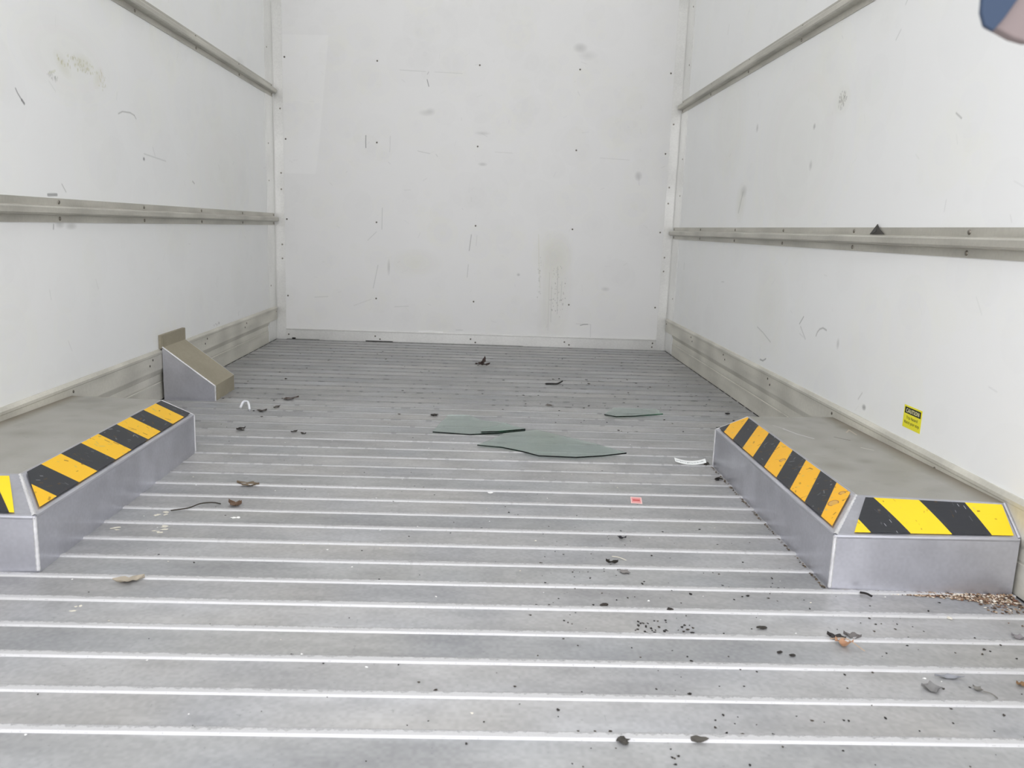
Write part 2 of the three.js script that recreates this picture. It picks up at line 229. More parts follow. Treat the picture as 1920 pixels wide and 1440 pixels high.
function kick(name, s, label) {
  const g = struct(name), x = s * HW;
  const P = (p) => { const q = p.map(([u, v]) => [x - s * u, v]); return s > 0 ? q : q.reverse(); };
  mesh('flange', extrudeZ(P([[0, 0.1185], [0.0085, 0.1185], [0.0095, 0.122], [0.0095, 0.176], [0.011, 0.179], [0.011, 0.186], [0.004, 0.195], [0, 0.195]]), 0.018, LEN - 0.02), matKick, g);
  mesh('kick_panel', extrudeZ(P([[-0.01, 0.003], [0.0025, 0.003], [0.0025, 0.068], [0.0002, 0.0695], [0.0002, 0.073], [0.0015, 0.0745], [0.0008, 0.1], [0.0085, 0.119], [-0.01, 0.119]]), 0.19, LEN - 0.02), matKick, g);
  for (const z of ZR) { rivet(g, x - s * 0.009, 0.166, z, -s, 0, smallRivet, matScrew); if (z > 0.1) rivet(g, x - s * 0.009, 0.148, z + 0.028, -s, 0, smallRivet, matScrew); }
  mesh('dark_gap_strip', box(Math.min(x - s * 0.004, x), Math.max(x - s * 0.004, x), 0.0002, 0.003, 0.02, LEN - 0.02), matBlack, g);  // thin black strip in the gap under the kick panel
  g.userData.label = label;
}
kick('baseboard_left', -1, 'ribbed aluminium kick board along the foot of the left wall');
kick('baseboard_right', 1, 'ribbed aluminium kick board along the foot of the right wall');
for (const y of [0.256, 0.694, 1.137, 1.575, 2.012]) for (const x of [-1.082, -0.57, 0, 0.562, 1.075]) rivet(wallBack, x, y, 0, 0, 1, smallRivet, matScrew);

// ---------- wheel boxes ----------
const ZF = 3.323, ZB = 2.455, XI = 0.775, XT = 0.870, YV = 0.115, YT = 0.156, ZT = 3.193, XW = 1.1395, YW = 0.173, ZW = 3.277, YV2 = 0.122, ZF2 = 3.338, ZB2 = 2.43;
function stripeTex(w, h, paintStripes, wear) {
  const [c, g] = canvas(w, h); g.fillStyle = '#f4bf12'; g.fillRect(0, 0, w, h); g.fillStyle = '#26282d'; paintStripes(g);
  for (let i = 0; i < wear; i++) { const x = rnd() * w, y = rnd() * h, l = rr(3, 20), a = rr(0, 6.28), lite = rnd() < 0.5; g.strokeStyle = lite ? `rgba(170,172,176,${rr(0.15, 0.6)})` : `rgba(110,72,20,${rr(0.2, 0.7)})`; g.lineWidth = rr(1.5, 5.5); g.beginPath(); g.moveTo(x, y); g.lineTo(x + l * Math.cos(a), y + l * Math.sin(a)); g.stroke(); }
  return c;
}
// boundaries: [position at top edge, position at bottom edge], alternately black then yellow
function tapeMat(len, start, bounds, firstBlack, wear, extra, yellow) {
  const w = 1024, h = 128, X = (p) => (p - start) / len * w;
  const c = stripeTex(w, h, (g) => {
    if (yellow) { g.fillStyle = yellow; g.fillRect(0, 0, w, h); g.fillStyle = '#26282d'; }
    const b = [[start - 1, start - 1], ...bounds, [start + len + 1, start + len + 1]];
    for (let i = 0; i < b.length - 1; i++) if ((i % 2 === 0) === firstBlack) { g.beginPath(); g.moveTo(X(b[i][0]), 0); g.lineTo(X(b[i + 1][0]), 0); g.lineTo(X(b[i + 1][1]), h); g.lineTo(X(b[i][1]), h); g.fill(); }
    if (extra) extra(g, X, h);
  }, wear);
  const t = canvasTex(c); t.wrapS = t.wrapT = THREE.ClampToEdgeWrapping;
  return M({ map: t, roughness: 0.5 });
}
function topMat(s) {
  const W = 512, H = 1536, [c, g] = canvas(W, H), X = (x) => (x - 0.86) / 0.29 * W, Y = (z) => (3.3 - z) / 0.88 * H;
  g.fillStyle = '#c6c4bd'; g.fillRect(0, 0, W, H);
  for (let i = 0; i < 160; i++) { const x = rnd() * W, y = rnd() * H, r = rr(20, 110), k = rnd() < 0.5 ? '120,116,100' : '222,222,222', q = g.createRadialGradient(x, y, 0, x, y, r); q.addColorStop(0, `rgba(${k},0.10)`); q.addColorStop(1, `rgba(${k},0)`); g.fillStyle = q; g.fillRect(x - r, y - r, 2 * r, 2 * r); }
  const gr = g.createLinearGradient(W * 0.8, 0, W, 0); gr.addColorStop(0, 'rgba(120,104,80,0)'); gr.addColorStop(1, 'rgba(120,104,80,0.55)'); g.fillStyle = gr; g.fillRect(W * 0.8, 0, W * 0.2, H);   // dust settled along the wall
  g.lineCap = 'round'; for (let i = 0; i < 60; i++) { const x = rnd() * W, y = rnd() * H, l = rr(5, 40); g.strokeStyle = rnd() < 0.5 ? `rgba(240,240,240,${rr(0.1, 0.3)})` : `rgba(100,92,80,${rr(0.1, 0.3)})`; g.lineWidth = rr(1, 3); g.beginPath(); g.moveTo(x, y); g.lineTo(x + l, y + rr(-20, 20)); g.stroke(); }
  if (s > 0) { const S = (col, w, ...p) => { g.strokeStyle = col; g.lineWidth = w; g.beginPath(); for (let i = 0; i < p.length; i += 2) i ? g.lineTo(X(p[i]), Y(p[i + 1])) : g.moveTo(X(p[0]), Y(p[1])); g.stroke(); };
    S('rgba(240,240,244,0.9)', 9, 0.926, 2.60, 0.945, 2.66, 0.972, 2.705); S('rgba(240,240,244,0.5)', 7, 0.91, 2.56, 0.93, 2.6); S('rgba(105,96,86,0.6)', 8, 1.04, 2.68, 1.065, 2.72); S('rgba(235,220,205,0.7)', 8, 1.095, 2.63, 1.115, 2.60, 1.11, 2.66); S('rgba(238,236,230,0.8)', 8, 1.06, 2.80, 1.078, 2.83); }
  const t = canvasTex(c); t.wrapS = t.wrapT = THREE.ClampToEdgeWrapping; return M({ map: t, color: 0xdcdcda, metalness: 0.4, roughness: 0.55 });
}
function gridSlab(f, nu, nv, nrm, t, uvf) {     // a thin sheet over f(u, v), with thickness t below it
  const pos = [], uv = [], idx = [], S = (nu + 1) * (nv + 1), id = (b, i, j) => b * S + i * (nv + 1) + j;
  for (let b = 0; b < 2; b++) for (let i = 0; i <= nu; i++) for (let j = 0; j <= nv; j++) { const p = f(i / nu, j / nv); pos.push(p[0] - b * t * nrm[0], p[1] - b * t * nrm[1], p[2] - b * t * nrm[2]); uv.push(...uvf(p, i / nu, j / nv)); }
  const quad = (a, b, c, d) => idx.push(a, b, c, a, c, d);
  for (let i = 0; i < nu; i++) for (let j = 0; j < nv; j++) { quad(id(0, i, j), id(0, i + 1, j), id(0, i + 1, j + 1), id(0, i, j + 1)); quad(id(1, i, j), id(1, i, j + 1), id(1, i + 1, j + 1), id(1, i + 1, j)); }
  for (let i = 0; i < nu; i++) { quad(id(0, i, 0), id(1, i, 0), id(1, i + 1, 0), id(0, i + 1, 0)); quad(id(0, i, nv), id(0, i + 1, nv), id(1, i + 1, nv), id(1, i, nv)); }
  for (let j = 0; j < nv; j++) { quad(id(0, 0, j), id(0, 0, j + 1), id(1, 0, j + 1), id(1, 0, j)); quad(id(0, nu, j), id(1, nu, j), id(1, nu, j + 1), id(0, nu, j + 1)); }
  const g = new THREE.BufferGeometry(); g.setAttribute('position', new THREE.Float32BufferAttribute(pos, 3)); g.setAttribute('uv', new THREE.Float32BufferAttribute(uv, 2)); g.setIndex(idx);
  const o = g.toNonIndexed(); o.computeVertexNormals(); return o;
}
function wheelBox(s, label, sideMat, frontMat, sideTape, frontTape) {
  const o = thing('wheel_box', label, 'wheel box');
  const V = (pts) => { const q = pts.map(([x, y, z]) => [s * x, y, z]); return s > 0 ? q : q.reverse(); };   // points given for the right-hand box
  const T = 0.004;
  mesh('top_plate', plate(V([[XT, YT, ZT], [XW, YW, ZW], [XW, YT, ZB2], [XT, YT, ZB]]), T), topMat(s), o);
  setUV(o.children[0].geometry, (x, y, z) => [(Math.abs(x) - 0.86) / 0.29, 1 - (3.3 - z) / 0.88]);
  mesh('sloped_side_plate', plate(V([[XI, YV, ZF], [XT, YT, ZT], [XT, YT, ZB], [XI, YV, ZB]]), T), matBox, o);
  mesh('side_plate', plate(V([[XI, 0, ZB], [XI, 0, ZF], [XI, YV, ZF], [XI, YV, ZB]]), T), matBox, o);
  const bil = (k, u) => { const a = [XI, YV, ZF], b = [XW, YV2, ZF2], c = [XW, YW, ZW], d = [XT, YT, ZT]; return [0, 1, 2].map((i) => (a[i] * (1 - u) + b[i] * u) * (1 - k) + (d[i] * (1 - u) + c[i] * u) * k); };
  mesh('sloped_end_plate', gridSlab((u, v) => { const p = bil(v, s > 0 ? u : 1 - u); return [s * p[0], p[1], p[2]]; }, 12, 8, [0, 0.95, 0.3], T, (p) => [p[0], p[2]]), matBox, o);
  mesh('end_plate', plate(V([[XI, 0, ZF], [XW, 0, ZF2], [XW, YV2, ZF2], [XI, YV, ZF]]), T), matBox, o);
  mesh('rear_plate', plate(V([[XW, 0, ZB2], [XI, 0, ZB], [XI, YV, ZB], [XT, YT, ZB], [XW, YT, ZB2]]), T), matBox, o);
  const L = (a, b, r, w) => straight([s * a[0], a[1], a[2]], [s * b[0], b[1], b[2]], r, w);
  const q = 0.0028;   // tube centres sit inside the plates so that the edges are rounded
  for (const w of [L([XI + q, 0.004, ZF - q], [XI + q, YV - q * 0.5, ZF - q], 0.0042, 0.0005), L([XI + q, YV - q * 0.5, ZF - q], [XT + q, YT - q, ZT - q], 0.0046, 0.0006), L([XI + q * 0.4, 0.004, ZB + q], [XI + q * 0.4, YV, ZB + q], 0.0036), L([XI + q, YV - q * 0.6, ZB + q * 0.6], [XT, YT - q * 0.6, ZB + q * 0.6], 0.0036)]) mesh('weld_bead', w, matWeld, o);
  for (const w of [L([XI + 0.0035, YV - 0.0035, ZF - 0.004], [XI + 0.0035, YV - 0.0035, ZB], 0.0045), L([XI, YV - 0.004, ZF - 0.0045], [XW, YV2 - 0.004, ZF2 - 0.0045], 0.0058), L([XT, YT - 0.0037, ZT - 0.003], [XW, YW - 0.0037, ZW - 0.003], 0.0042), L([XW - 0.002, YV2, ZF2], [XW - 0.002, YW, ZW], 0.004), L([XT + 0.003, YT - 0.0037, ZT - 0.004], [XT + 0.003, YT - 0.0037, ZB], 0.0042)]) mesh('folded_edge', w, matBox, o);
  // hazard tape lies on the two sloped plates
  const up = 0.0042, ls = (k, z) => [XI + (XT - XI) * k - up * 0.4, YV + (YT - YV) * k + up, z];
  const st = plate(V([ls(0.09, 3.292), ls(0.95, 3.181), ls(0.95, 2.470), ls(0.09, 2.470)]), 0.0008);
  setUV(st, (x, y, z) => [(z - 2.46) / 0.86, (Math.abs(x) + up * 0.4 - XI) / (XT - XI)]);
  mesh('hazard_tape', st, sideMat, o);
  const fs = (k, u) => bil(k, u).map((q, i) => q + [0, 0.003, 0.001][i]);
  const ft = gridSlab((u, v) => { const p = fs(0.05 + 0.88 * v, s > 0 ? 0.10 - 0.025 * v + (0.865 + 0.03 * v) * u : 0.965 + 0.005 * v - (0.865 + 0.03 * v) * u); return [s * p[0], p[1], p[2]]; }, 12, 8, [0, 0.95, 0.3], 0.0008, (p, u, v) => [(Math.abs(p[0]) - 0.8) / 0.35, 0.05 + 0.88 * v]);
  mesh('hazard_tape', ft, frontMat, o);
  return o;
}
const rightB = Array.from({ length: 10 }, (_, k) => { const z = 2.387 + 0.0896 * k; return [z, z + 0.145]; });
const leftB = [2.514, 2.6, 2.685, 2.768, 2.868, 2.955, 3.047, 3.13, 3.222].map((z, i) => [z - 0.004, z + 0.006]);
const scar = (g, X, h, list) => { for (const [p, v, r] of list) { g.strokeStyle = 'rgba(120,66,30,0.8)'; g.lineWidth = 2.5; g.beginPath(); g.ellipse(X(p), v * h, r * 1.1, r, 0.6, 0, 5); g.stroke(); g.fillStyle = 'rgba(190,150,110,0.6)'; g.fill(); } };
wheelBox(-1, 'left aluminium wheel box with black and yellow hazard tape, against the left kick board', tapeMat(0.86, 2.46, leftB, true, 170, null, '#efbb18'),
  tapeMat(0.35, 0.8, [[0.815 + 0.105, 0.82], [1.01, 0.912], [1.1, 1.0]], false, 10, null, '#f4d418'));
wheelBox(1, 'right aluminium wheel box with black and yellow hazard tape, below the caution sticker', tapeMat(0.86, 2.46, rightB, true, 190, (g, X, h) => scar(g, X, h, [[3.2, 0.5, 13], [2.88, 0.45, 9], [3.17, 0.18, 8]]), '#eeb21c'),
  tapeMat(0.35, 0.8, [[0.823, 0.849], [0.897, 0.927], [0.981, 1.008], [1.064, 1.085], [1.136, 1.2]], false, 40, (g, X, h) => { g.strokeStyle = 'rgba(225,228,232,0.8)'; g.lineWidth = 3; for (const [p, v, d] of [[0.9, 0.62, 10], [0.885, 0.72, 9], [0.9, 0.9, 14], [1.06, 0.16, 12], [1.05, 0.12, 9]]) { g.beginPath(); g.moveTo(X(p), v * h); g.lineTo(X(p) + 3, v * h + d); g.stroke(); } }, '#f2cf1c'));

// ---------- small sloped housing on the left wall ----------
{
  const o = thing('filler_housing', 'small wedge-shaped aluminium housing against the left wall, beyond the left wheel box', 'housing'), xw = -1.1385, xi = -0.945, za = 1.508, zb = 1.745, yh = 0.06, yw = 0.203, T = 0.004;
  mesh('side_plate', extrudeZ([[xw, 0], [xi, 0], [xi, yh], [xw, yw]], zb - T, zb), matBox, o);
  mesh('side_plate', extrudeZ([[xw, 0], [xi, 0], [xi, yh], [xw, yw]], za, za + T), matBox, o);
  mesh('top_plate', plate([[xi, yh, zb - T], [xi, yh, za + T], [xw, yw, za + T], [xw, yw, zb - T]], T), matDust, o);
  mesh('inner_plate', plate([[xi, 0, zb - T], [xi, 0, za + T], [xi, yh, za + T], [xi, yh, zb - T]], T), matDust, o);
  mesh('flange', box(-1.1495, -1.1395, 0.196, 0.247, za - 0.006, zb + 0.004), matDust, o);
  mesh('flange', box(xw - 0.001, xw + 0.003, yw - 0.008, 0.247, za, zb), matDust, o);
  for (const w of [straight([xw, yw - 0.001, zb - 0.001], [xi - 0.002, yh - 0.001, zb - 0.001], 0.0032, 0.0005), straight([xi - 0.001, yh, zb - 0.001], [xi - 0.001, 0.003, zb - 0.001], 0.0032, 0.0005)]) mesh('weld_bead', w, matWeld, o);
}

// ---------- caution sticker on the right wall ----------
{
  const w = 512, h = 360, [c, g] = canvas(w, h);
  g.fillStyle = '#e9e12a'; g.fillRect(0, 0, w, h);
  g.fillStyle = '#17160c'; g.fillRect(26, 26, w - 52, 104); g.fillStyle = '#e8e4b0'; g.font = 'bold 88px sans-serif'; g.textAlign = 'center'; g.textBaseline = 'middle'; g.fillText('CAUTION', w / 2, 80, w - 80);
  g.fillStyle = '#2b2a08'; g.font = 'bold 62px sans-serif'; g.fillText('Trip Hazard', w / 2, 190, 330); g.fillText('Watch your step', w / 2, 268, 440);
  const t = canvasTex(c); t.wrapS = t.wrapT = THREE.ClampToEdgeWrapping;
  const sg = setUV(new THREE.BoxGeometry(0.0007, 0.057, 0.086), (x, y, z) => [(z + 0.043) / 0.086, (y + 0.0285) / 0.057]);
  const o = mesh('caution_sticker', sg, M({ map: t, roughness: 0.4 }));
  o.position.set(HW - 0.0004, 0.2535, 2.864); o.rotation.x = 0.0;
  tag(o, 'yellow and black caution sticker low on the right wall', 'sticker');
}

// ---------- broken glass ----------
const glassMat = new THREE.MeshPhysicalMaterial({ color: 0xffffff, transmission: 1, thickness: 0.004, roughness: 0.08, ior: 1.5, attenuationColor: new THREE.Color(0.42, 0.72, 0.58), attenuationDistance: 0.024 });
function shard(pts, y, tilt, label) {
  const cx = pts.reduce((a, p) => a + p[0], 0) / pts.length, cz = pts.reduce((a, p) => a + p[1], 0) / pts.length;
  const g = new THREE.ExtrudeGeometry(shapeOf(pts.map(([x, z]) => [x - cx, -(z - cz)])), { depth: 0.004, bevelEnabled: false }); g.rotateX(-Math.PI / 2);
  const o = mesh('glass_shard', g, glassMat); o.position.set(cx, y, cz); o.rotation.x = tilt; return tag(o, label, 'glass shard', 'broken glass on the floor');
}
shard([[-0.093,2.153],[-0.079,2.053],[-0.053,1.902],[0.024,1.893],[0.074,1.971],[0.150,1.995],[0.222,2.096],[0.129,2.143],[0.034,2.175]], 0.0036, 0, 'pale green broken glass shard in the middle of the floor, left of the largest shard');
shard([[0.068,2.118],[0.150,2.027],[0.222,2.096],[0.129,2.139],[0.070,2.152]], 0.0079, 0, 'small pointed glass shard lying on the right tip of another pale green shard');
shard([[0.059,2.308],[0.111,2.223],[0.147,2.150],[0.260,2.086],[0.378,2.195],[0.446,2.256],[0.529,2.356],[0.448,2.395],[0.363,2.421],[0.249,2.414],[0.201,2.370],[0.136,2.326]], 0.0036, 0, 'largest pale green broken glass shard, with a curved front edge');
shard([[0.534,1.812],[0.587,1.693],[0.757,1.690],[0.767,1.774],[0.648,1.824],[0.575,1.842]], 0.0036, 0, 'faint glass shard farthest back, towards the right wheel box');

// ---------- scraps of paper and plastic ----------
{
  const [c, g] = canvas(256, 64); g.fillStyle = '#eef0ee'; g.fillRect(0, 0, 256, 64); g.fillStyle = '#8d9492';
  for (let x = 14; x < 240; x += rr(8, 16)) g.fillRect(x, 24 + rr(-3, 3), rr(3, 8), rr(10, 18));
  const N = 14, pos = [], uv = [], idx = [];
  for (let i = 0; i <= N; i++) { const t = i / N, x = (t - 0.5) * 0.094, sag = 0.007 * Math.sin(Math.PI * t), lift = 0.007 * Math.abs(2 * t - 1) ** 2; for (const [b, yy] of [[-1, 0], [1, 0], [1, -0.0006], [-1, -0.0006]]) { pos.push(x, lift + yy + (b < 0 ? 0.006 : 0), sag + b * 0.011); uv.push(t, b < 0 ? 1 : 0); } }
  for (let i = 0; i < N; i++) for (let k = 0; k < 4; k++) { const a = i * 4 + k, b = i * 4 + (k + 1) % 4, c2 = a + 4, d = b + 4; idx.push(a, b, c2, b, d, c2); }
  const gg = new THREE.BufferGeometry(); gg.setAttribute('position', new THREE.Float32BufferAttribute(pos, 3)); gg.setAttribute('uv', new THREE.Float32BufferAttribute(uv, 2)); gg.setIndex(idx); gg.computeVertexNormals();
  const o = mesh('paper_label', gg, M({ map: canvasTex(c), roughness: 0.7 })); o.position.set(0.708, 0.0045, 2.447); o.rotation.y = -0.05;
  tag(o, 'white curled paper strip with faint grey print, beside the right wheel box', 'paper label');
}
{
  const [c, g] = canvas(128, 256); g.fillStyle = '#f3ccc8'; g.fillRect(0, 0, 128, 256); g.fillStyle = '#e89a98'; g.fillRect(12, 30, 104, 196); g.fillStyle = '#c9504f'; g.fillRect(24, 100, 80, 56);
  const t = canvasTex(c), sg = setUV(new THREE.BoxGeometry(0.029, 0.0006, 0.052), (x, y, z) => [(x + 0.0145) / 0.029, 0.5 - z / 0.052]);
  const o = mesh('red_label', sg, M({ map: t, roughness: 0.6 })); o.position.set(0.481, 0.0006, 2.800); o.rotation.y = -0.13; tag(o, 'small red label with a pale border and a dark bar, on the floor', 'label');
}
{ const o = mesh('plastic_curl', tube([[-0.818, 0.004, 1.862], [-0.812, 0.022, 1.84], [-0.797, 0.024, 1.845], [-0.784, 0.016, 1.87], [-0.776, 0.004, 1.892]], 0.0042, 20, 8), M({ color: 0xeef0f4, roughness: 0.5 })); tag(o, 'white curved plastic curl on the floor near the wedge-shaped housing', 'plastic scrap'); }

// ---------- leaves, twigs and lumps of dirt ----------
function leafGeo(len, wid, curl, jag = 0.3) {
  const N = 8, K = 4, pos = [], idx = [], ph = rr(0, 6);
  for (let side = 0; side < 2; side++) for (let i = 0; i <= N; i++) for (let k = 0; k <= K; k++) {
    const t = i / N, u = k / K * 2 - 1, w = wid / 2 * Math.sin(Math.PI * Math.min(0.98, Math.max(0.03, t))) ** 1.15 * (1 + jag * Math.sin(i * 2.3 + ph + k) + 0.5 * jag * Math.sin(i * 5.1 + 3 * k));
    const x = (t - 0.5) * len, y = 0.0006 + curl * (0.5 * u * u + 1.6 * (t - 0.5) ** 2 * 2 + 0.35 * Math.sin(t * 9 + ph + 2 * u)) + curl * 0.3 - side * 0.0007; pos.push(x, Math.max(side ? 0 : 0.0007, y), u * w);
  }
  const S = (N + 1) * (K + 1), id = (s, i, k) => s * S + i * (K + 1) + k;
  for (let i = 0; i < N; i++) for (let k = 0; k < K; k++) { let a = id(0, i, k), b = id(0, i, k + 1), c = id(0, i + 1, k), d = id(0, i + 1, k + 1); idx.push(a, b, c, b, d, c); a += S; b += S; c += S; d += S; idx.push(a, c, b, b, c, d); }
  for (let i = 0; i < N; i++) { let a = id(0, i, 0), b = id(0, i + 1, 0); idx.push(a, b, a + S, b, b + S, a + S); a = id(0, i, K); b = id(0, i + 1, K); idx.push(a, a + S, b, b, a + S, b + S); }
  const g = new THREE.BufferGeometry(); g.setAttribute('position', new THREE.Float32BufferAttribute(pos, 3)); g.setIndex(idx); g.computeVertexNormals(); return g;
}
const brown = {}; const matCol = (c) => brown[c] ??= M({ color: c, roughness: 0.85 });
function leaf(x, z, len, wid, ang, curl, col, label, y = 0.0002) { const o = mesh('dry_leaf', leafGeo(len, wid, curl), matCol(col)); o.position.set(x, y, z); o.rotation.y = ang; return tag(o, label, 'leaf'); }
function twig(pts, r, col, label) { const o = mesh('twig', tube(pts, r, 16, 6), matCol(col)); return tag(o, label, 'twig'); }
function lumpGeo(r, fl) { const g = new THREE.IcosahedronGeometry(r, 1), p = g.attributes.position, h = {}; for (let i = 0; i < p.count; i++) { const k = [p.getX(i), p.getY(i), p.getZ(i)].map((v) => v.toFixed(6)).join(); const s = h[k] ??= rr(0.45, 1.3); p.setXYZ(i, p.getX(i) * s, p.getY(i) * s * fl, p.getZ(i) * s); } g.computeVertexNormals(); g.computeBoundingBox(); g.translate(0, -g.boundingBox.min.y, 0); return g; }
function lump(x, z, r, col, label, sx = 1.4, ang = 0) { const o = mesh('dirt_lump', lumpGeo(r, 0.55).scale(sx, 1, 1), matCol(col)); o.position.set(x, 0.0002, z); o.rotation.y = ang; return tag(o, label, 'dirt lump'); }

{ // curled cluster near the front wall
  const o = thing('leaf_cluster', 'dark curled cluster of dry leaves near the front wall', 'leaves', [0.069, 0.0003, 0.753]);
  for (const [dx, dz, l, a, tilt] of [[-0.018, 0, 0.045, 0.4, 0.2], [0.016, 0.004, 0.04, -0.2, 0.1], [0.004, -0.004, 0.05, 1.1, 0.8], [-0.006, 0.012, 0.03, 2.0, 0.3]]) { const m = mesh('leaf', leafGeo(l, 0.022, 0.008), matCol(0x3c2f2a), o); m.position.set(dx, 0.004 + tilt * l * 0.45, dz); m.rotation.set(0, a, tilt); }
  mesh('stem', tube([[-0.03, 0.003, 0.004], [-0.01, 0.012, 0.002], [0.02, 0.006, 0.01]], 0.0016, 10, 6), matCol(0x3c2f2a), o);
}
twig([[0.352, 0.004, 1.205], [0.385, 0.0045, 1.2], [0.405, 0.008, 1.216], [0.43, 0.016, 1.19]], 0.0035, 0x1f1c1a, 'bent black twig far back, right of the curled leaf cluster');
leaf(-0.679, 1.676, 0.073, 0.030, 0.72, 0.006, 0x4d403b, 'long brown leaf in front of the wedge-shaped housing');
leaf(-0.730, 1.897, 0.036, 0.022, 0.40, 0.005, 0x4a443f, 'small dark leaf right of the white plastic curl');
leaf(-0.694, 1.824, 0.042, 0.014, 1.18, 0.004, 0x55504a, 'thin grey leaf behind the small dark leaf and the plastic curl');
leaf(-0.724, 2.176, 0.034, 0.022, 0.85, 0.006, 0x3a3632, 'dark crumpled leaf near the far end of the left wheel box');
leaf(-0.548, 2.182, 0.025, 0.010, 0.76, 0.003, 0x3d3834, 'left one of two tiny dark leaves, between left wheel box and glass');
leaf(-0.513, 2.204, 0.020, 0.010, -0.27, 0.003, 0x3d3834, 'right one of two tiny dark leaves, between left wheel box and glass');
leaf(-0.537, 2.752, 0.062, 0.030, -0.16, 0.005, 0x6f6250, 'tan dry leaf on a rib, right of the left wheel box');
leaf(-0.522, 2.913, 0.034, 0.030, -0.16, 0.008, 0x65503f, 'reddish brown crumbled leaf at the end of the long thin twig');
twig([[-0.655, 0.005, 2.972], [-0.62, 0.0055, 2.952], [-0.6, 0.009, 2.93], [-0.575, 0.006, 2.912], [-0.556, 0.005, 2.917]], 0.0016, 0x38332c, 'long thin twig with a pale tip, right of the left wheel box');
leaf(-0.591, 3.354, 0.056, 0.026, 0.36, 0.006, 0xa59c8c, 'pale tan wavy leaf in front of the left wheel box');
leaf(0.704, 3.528, 0.032, 0.022, -0.6, 0.005, 0x34302f, 'black leaf in front of the right wheel box, above a rusty curl');
leaf(0.735, 3.522, 0.030, 0.020, -0.4, 0.005, 0x6e6a68, 'grey leaf touching the black leaf in front of the right wheel box');
leaf(0.706, 3.554, 0.030, 0.014, -0.25, 0.009, 0xb28a6c, 'rusty orange leaf curl below the black leaf, right foreground');
twig([[0.69, 0.004, 3.535], [0.71, 0.012, 3.548], [0.733, 0.004, 3.576]], 0.0009, 0xb09a84, 'thin pale stem lying across the rusty leaf curl');
twig([[0.83, 0.004, 3.343], [0.838, 0.006, 3.352], [0.846, 0.004, 3.36]], 0.0023, 0x1d1a18, 'short black twig at the foot of the right wheel box');
leaf(0.790, 3.685, 0.031, 0.026, -0.3, 0.004, 0x7d7c7b, 'grey triangular leaf in the right foreground');
leaf(0.837, 3.651, 0.046, 0.011, -0.11, 0.003, 0x8d8f94, 'long faint grey leaf behind the triangular grey leaf');
{ const o = thing('leaf_with_stem', 'small grey leaf with a long stem in the right foreground', 'leaf', [0.868, 0.0003, 3.692], -1.0);
  mesh('leaf', leafGeo(0.016, 0.012, 0.003), matCol(0x77756f), o).position.set(-0.008, 0, 0); mesh('stem', tube([[0, 0.002, 0], [0.012, 0.003, -0.002], [0.022, 0.0015, 0]], 0.0011, 10, 6), matCol(0x77756f), o); }
leaf(1.040, 3.514, 0.024, 0.018, -0.7, 0.004, 0x8a8688, 'faint grey leaf at the far right, in front of the right wheel box');
leaf(0.943, 3.671, 0.016, 0.012, -0.3, 0.004, 0x86694a, 'brown leaf scrap at the right edge of the picture');
leaf(0.355, 3.217, 0.026, 0.010, -0.12, 0.005, 0x26221c, 'black pointed leaf scrap on a rib right of centre');
leaf(0.375, 3.262, 0.026, 0.018, -0.7, 0.002, 0x7b7875, 'flat grey leaf just below the black pointed scrap');
twig([[0.36, 0.002, 3.183], [0.374, 0.003, 3.19], [0.388, 0.002, 3.203]], 0.0011, 0xc6c2b4, 'pale curved stem above the black pointed scrap');
leaf(0.399, 3.074, 0.020, 0.009, -0.2, 0.004, 0x2b2a2e, 'dark leaf scrap between the red label and the black pointed scrap');
lump(0.430, 3.433, 0.0055, 0x2f2b27, 'square dark dirt lump beside a rib, right of centre in the foreground');
lump(0.310, 3.417, 0.0045, 0x35302b, 'small dark dirt lump on a rib, left of the square lump', 1.8, 0.3);
lump(0.583, 3.495, 0.005, 0x33302b, 'flat dark dirt lump between the square lump and the black leaf', 2.0, 0.2);
lump(0.586, 3.580, 0.0036, 0x2a2724, 'dark dirt lump below the flat dark dirt lump, second nearest the rusty curl', 1.8, 0.3);
lump(0.603, 3.590, 0.003, 0x2a2724, 'small dark dirt lump nearest the rusty leaf curl', 1.9, 0.0);
lump(0.279, 3.833, 0.0065, 0x3b3833, 'dark dirt lump at the bottom edge of the picture, left one', 1.5, -0.3);
lump(0.387, 3.828, 0.006, 0x4c4943, 'flat smear of dark dirt at the bottom edge of the picture, right one', 2.3, 0.05);
lump(-0.103, 1.891, 0.008, 0x3a3632, 'dark dirt lump left behind the pale green glass', 1.7, 0.1);
lump(0.335, 1.668, 0.008, 0x6a6560, 'grey flat dirt lump behind the largest glass shard', 2.0, 0.1);
lump(0.795, 2.44, 0.010, 0x4a4640, 'dirt lump at the inner far corner of the right wheel box', 1.5, 1.0).position.set(0.757, 0.0002, 2.452);
lump(0.751, 2.6, 0.007, 0x201d1a, 'small black dirt lump beside the foot of the right wheel box', 1.6, 0);
function splash(x, z, n, r, label) { const o = thing('paint_splash', label, 'paint splash', [x, 0.0001, z]); for (let i = 0; i < n; i++) { const m = mesh('paint_flake', lumpGeo(rr(0.4, 1) * r, 0.06).scale(rr(1, 2), 1, rr(0.6, 1.2)), matCol(0xd6d2c4), o); m.position.set(rr(-1, 1) * r * 1.6, 0, rr(-1, 1) * r * 2.6); m.rotation.y = rr(0, 3); } return o; }
splash(-0.640, 3.083, 7, 0.008, 'chalky white paint splash on the floor near the middle of the left wheel box');
splash(-0.735, 3.09, 3, 0.008, 'pale paint splash touching the foot of the left wheel box');
splash(-0.668, 2.985, 3, 0.008, 'pale paint splash left of the long thin twig');
splash(-0.635, 3.471, 3, 0.006, 'thin ring of dried pale residue in the left foreground');

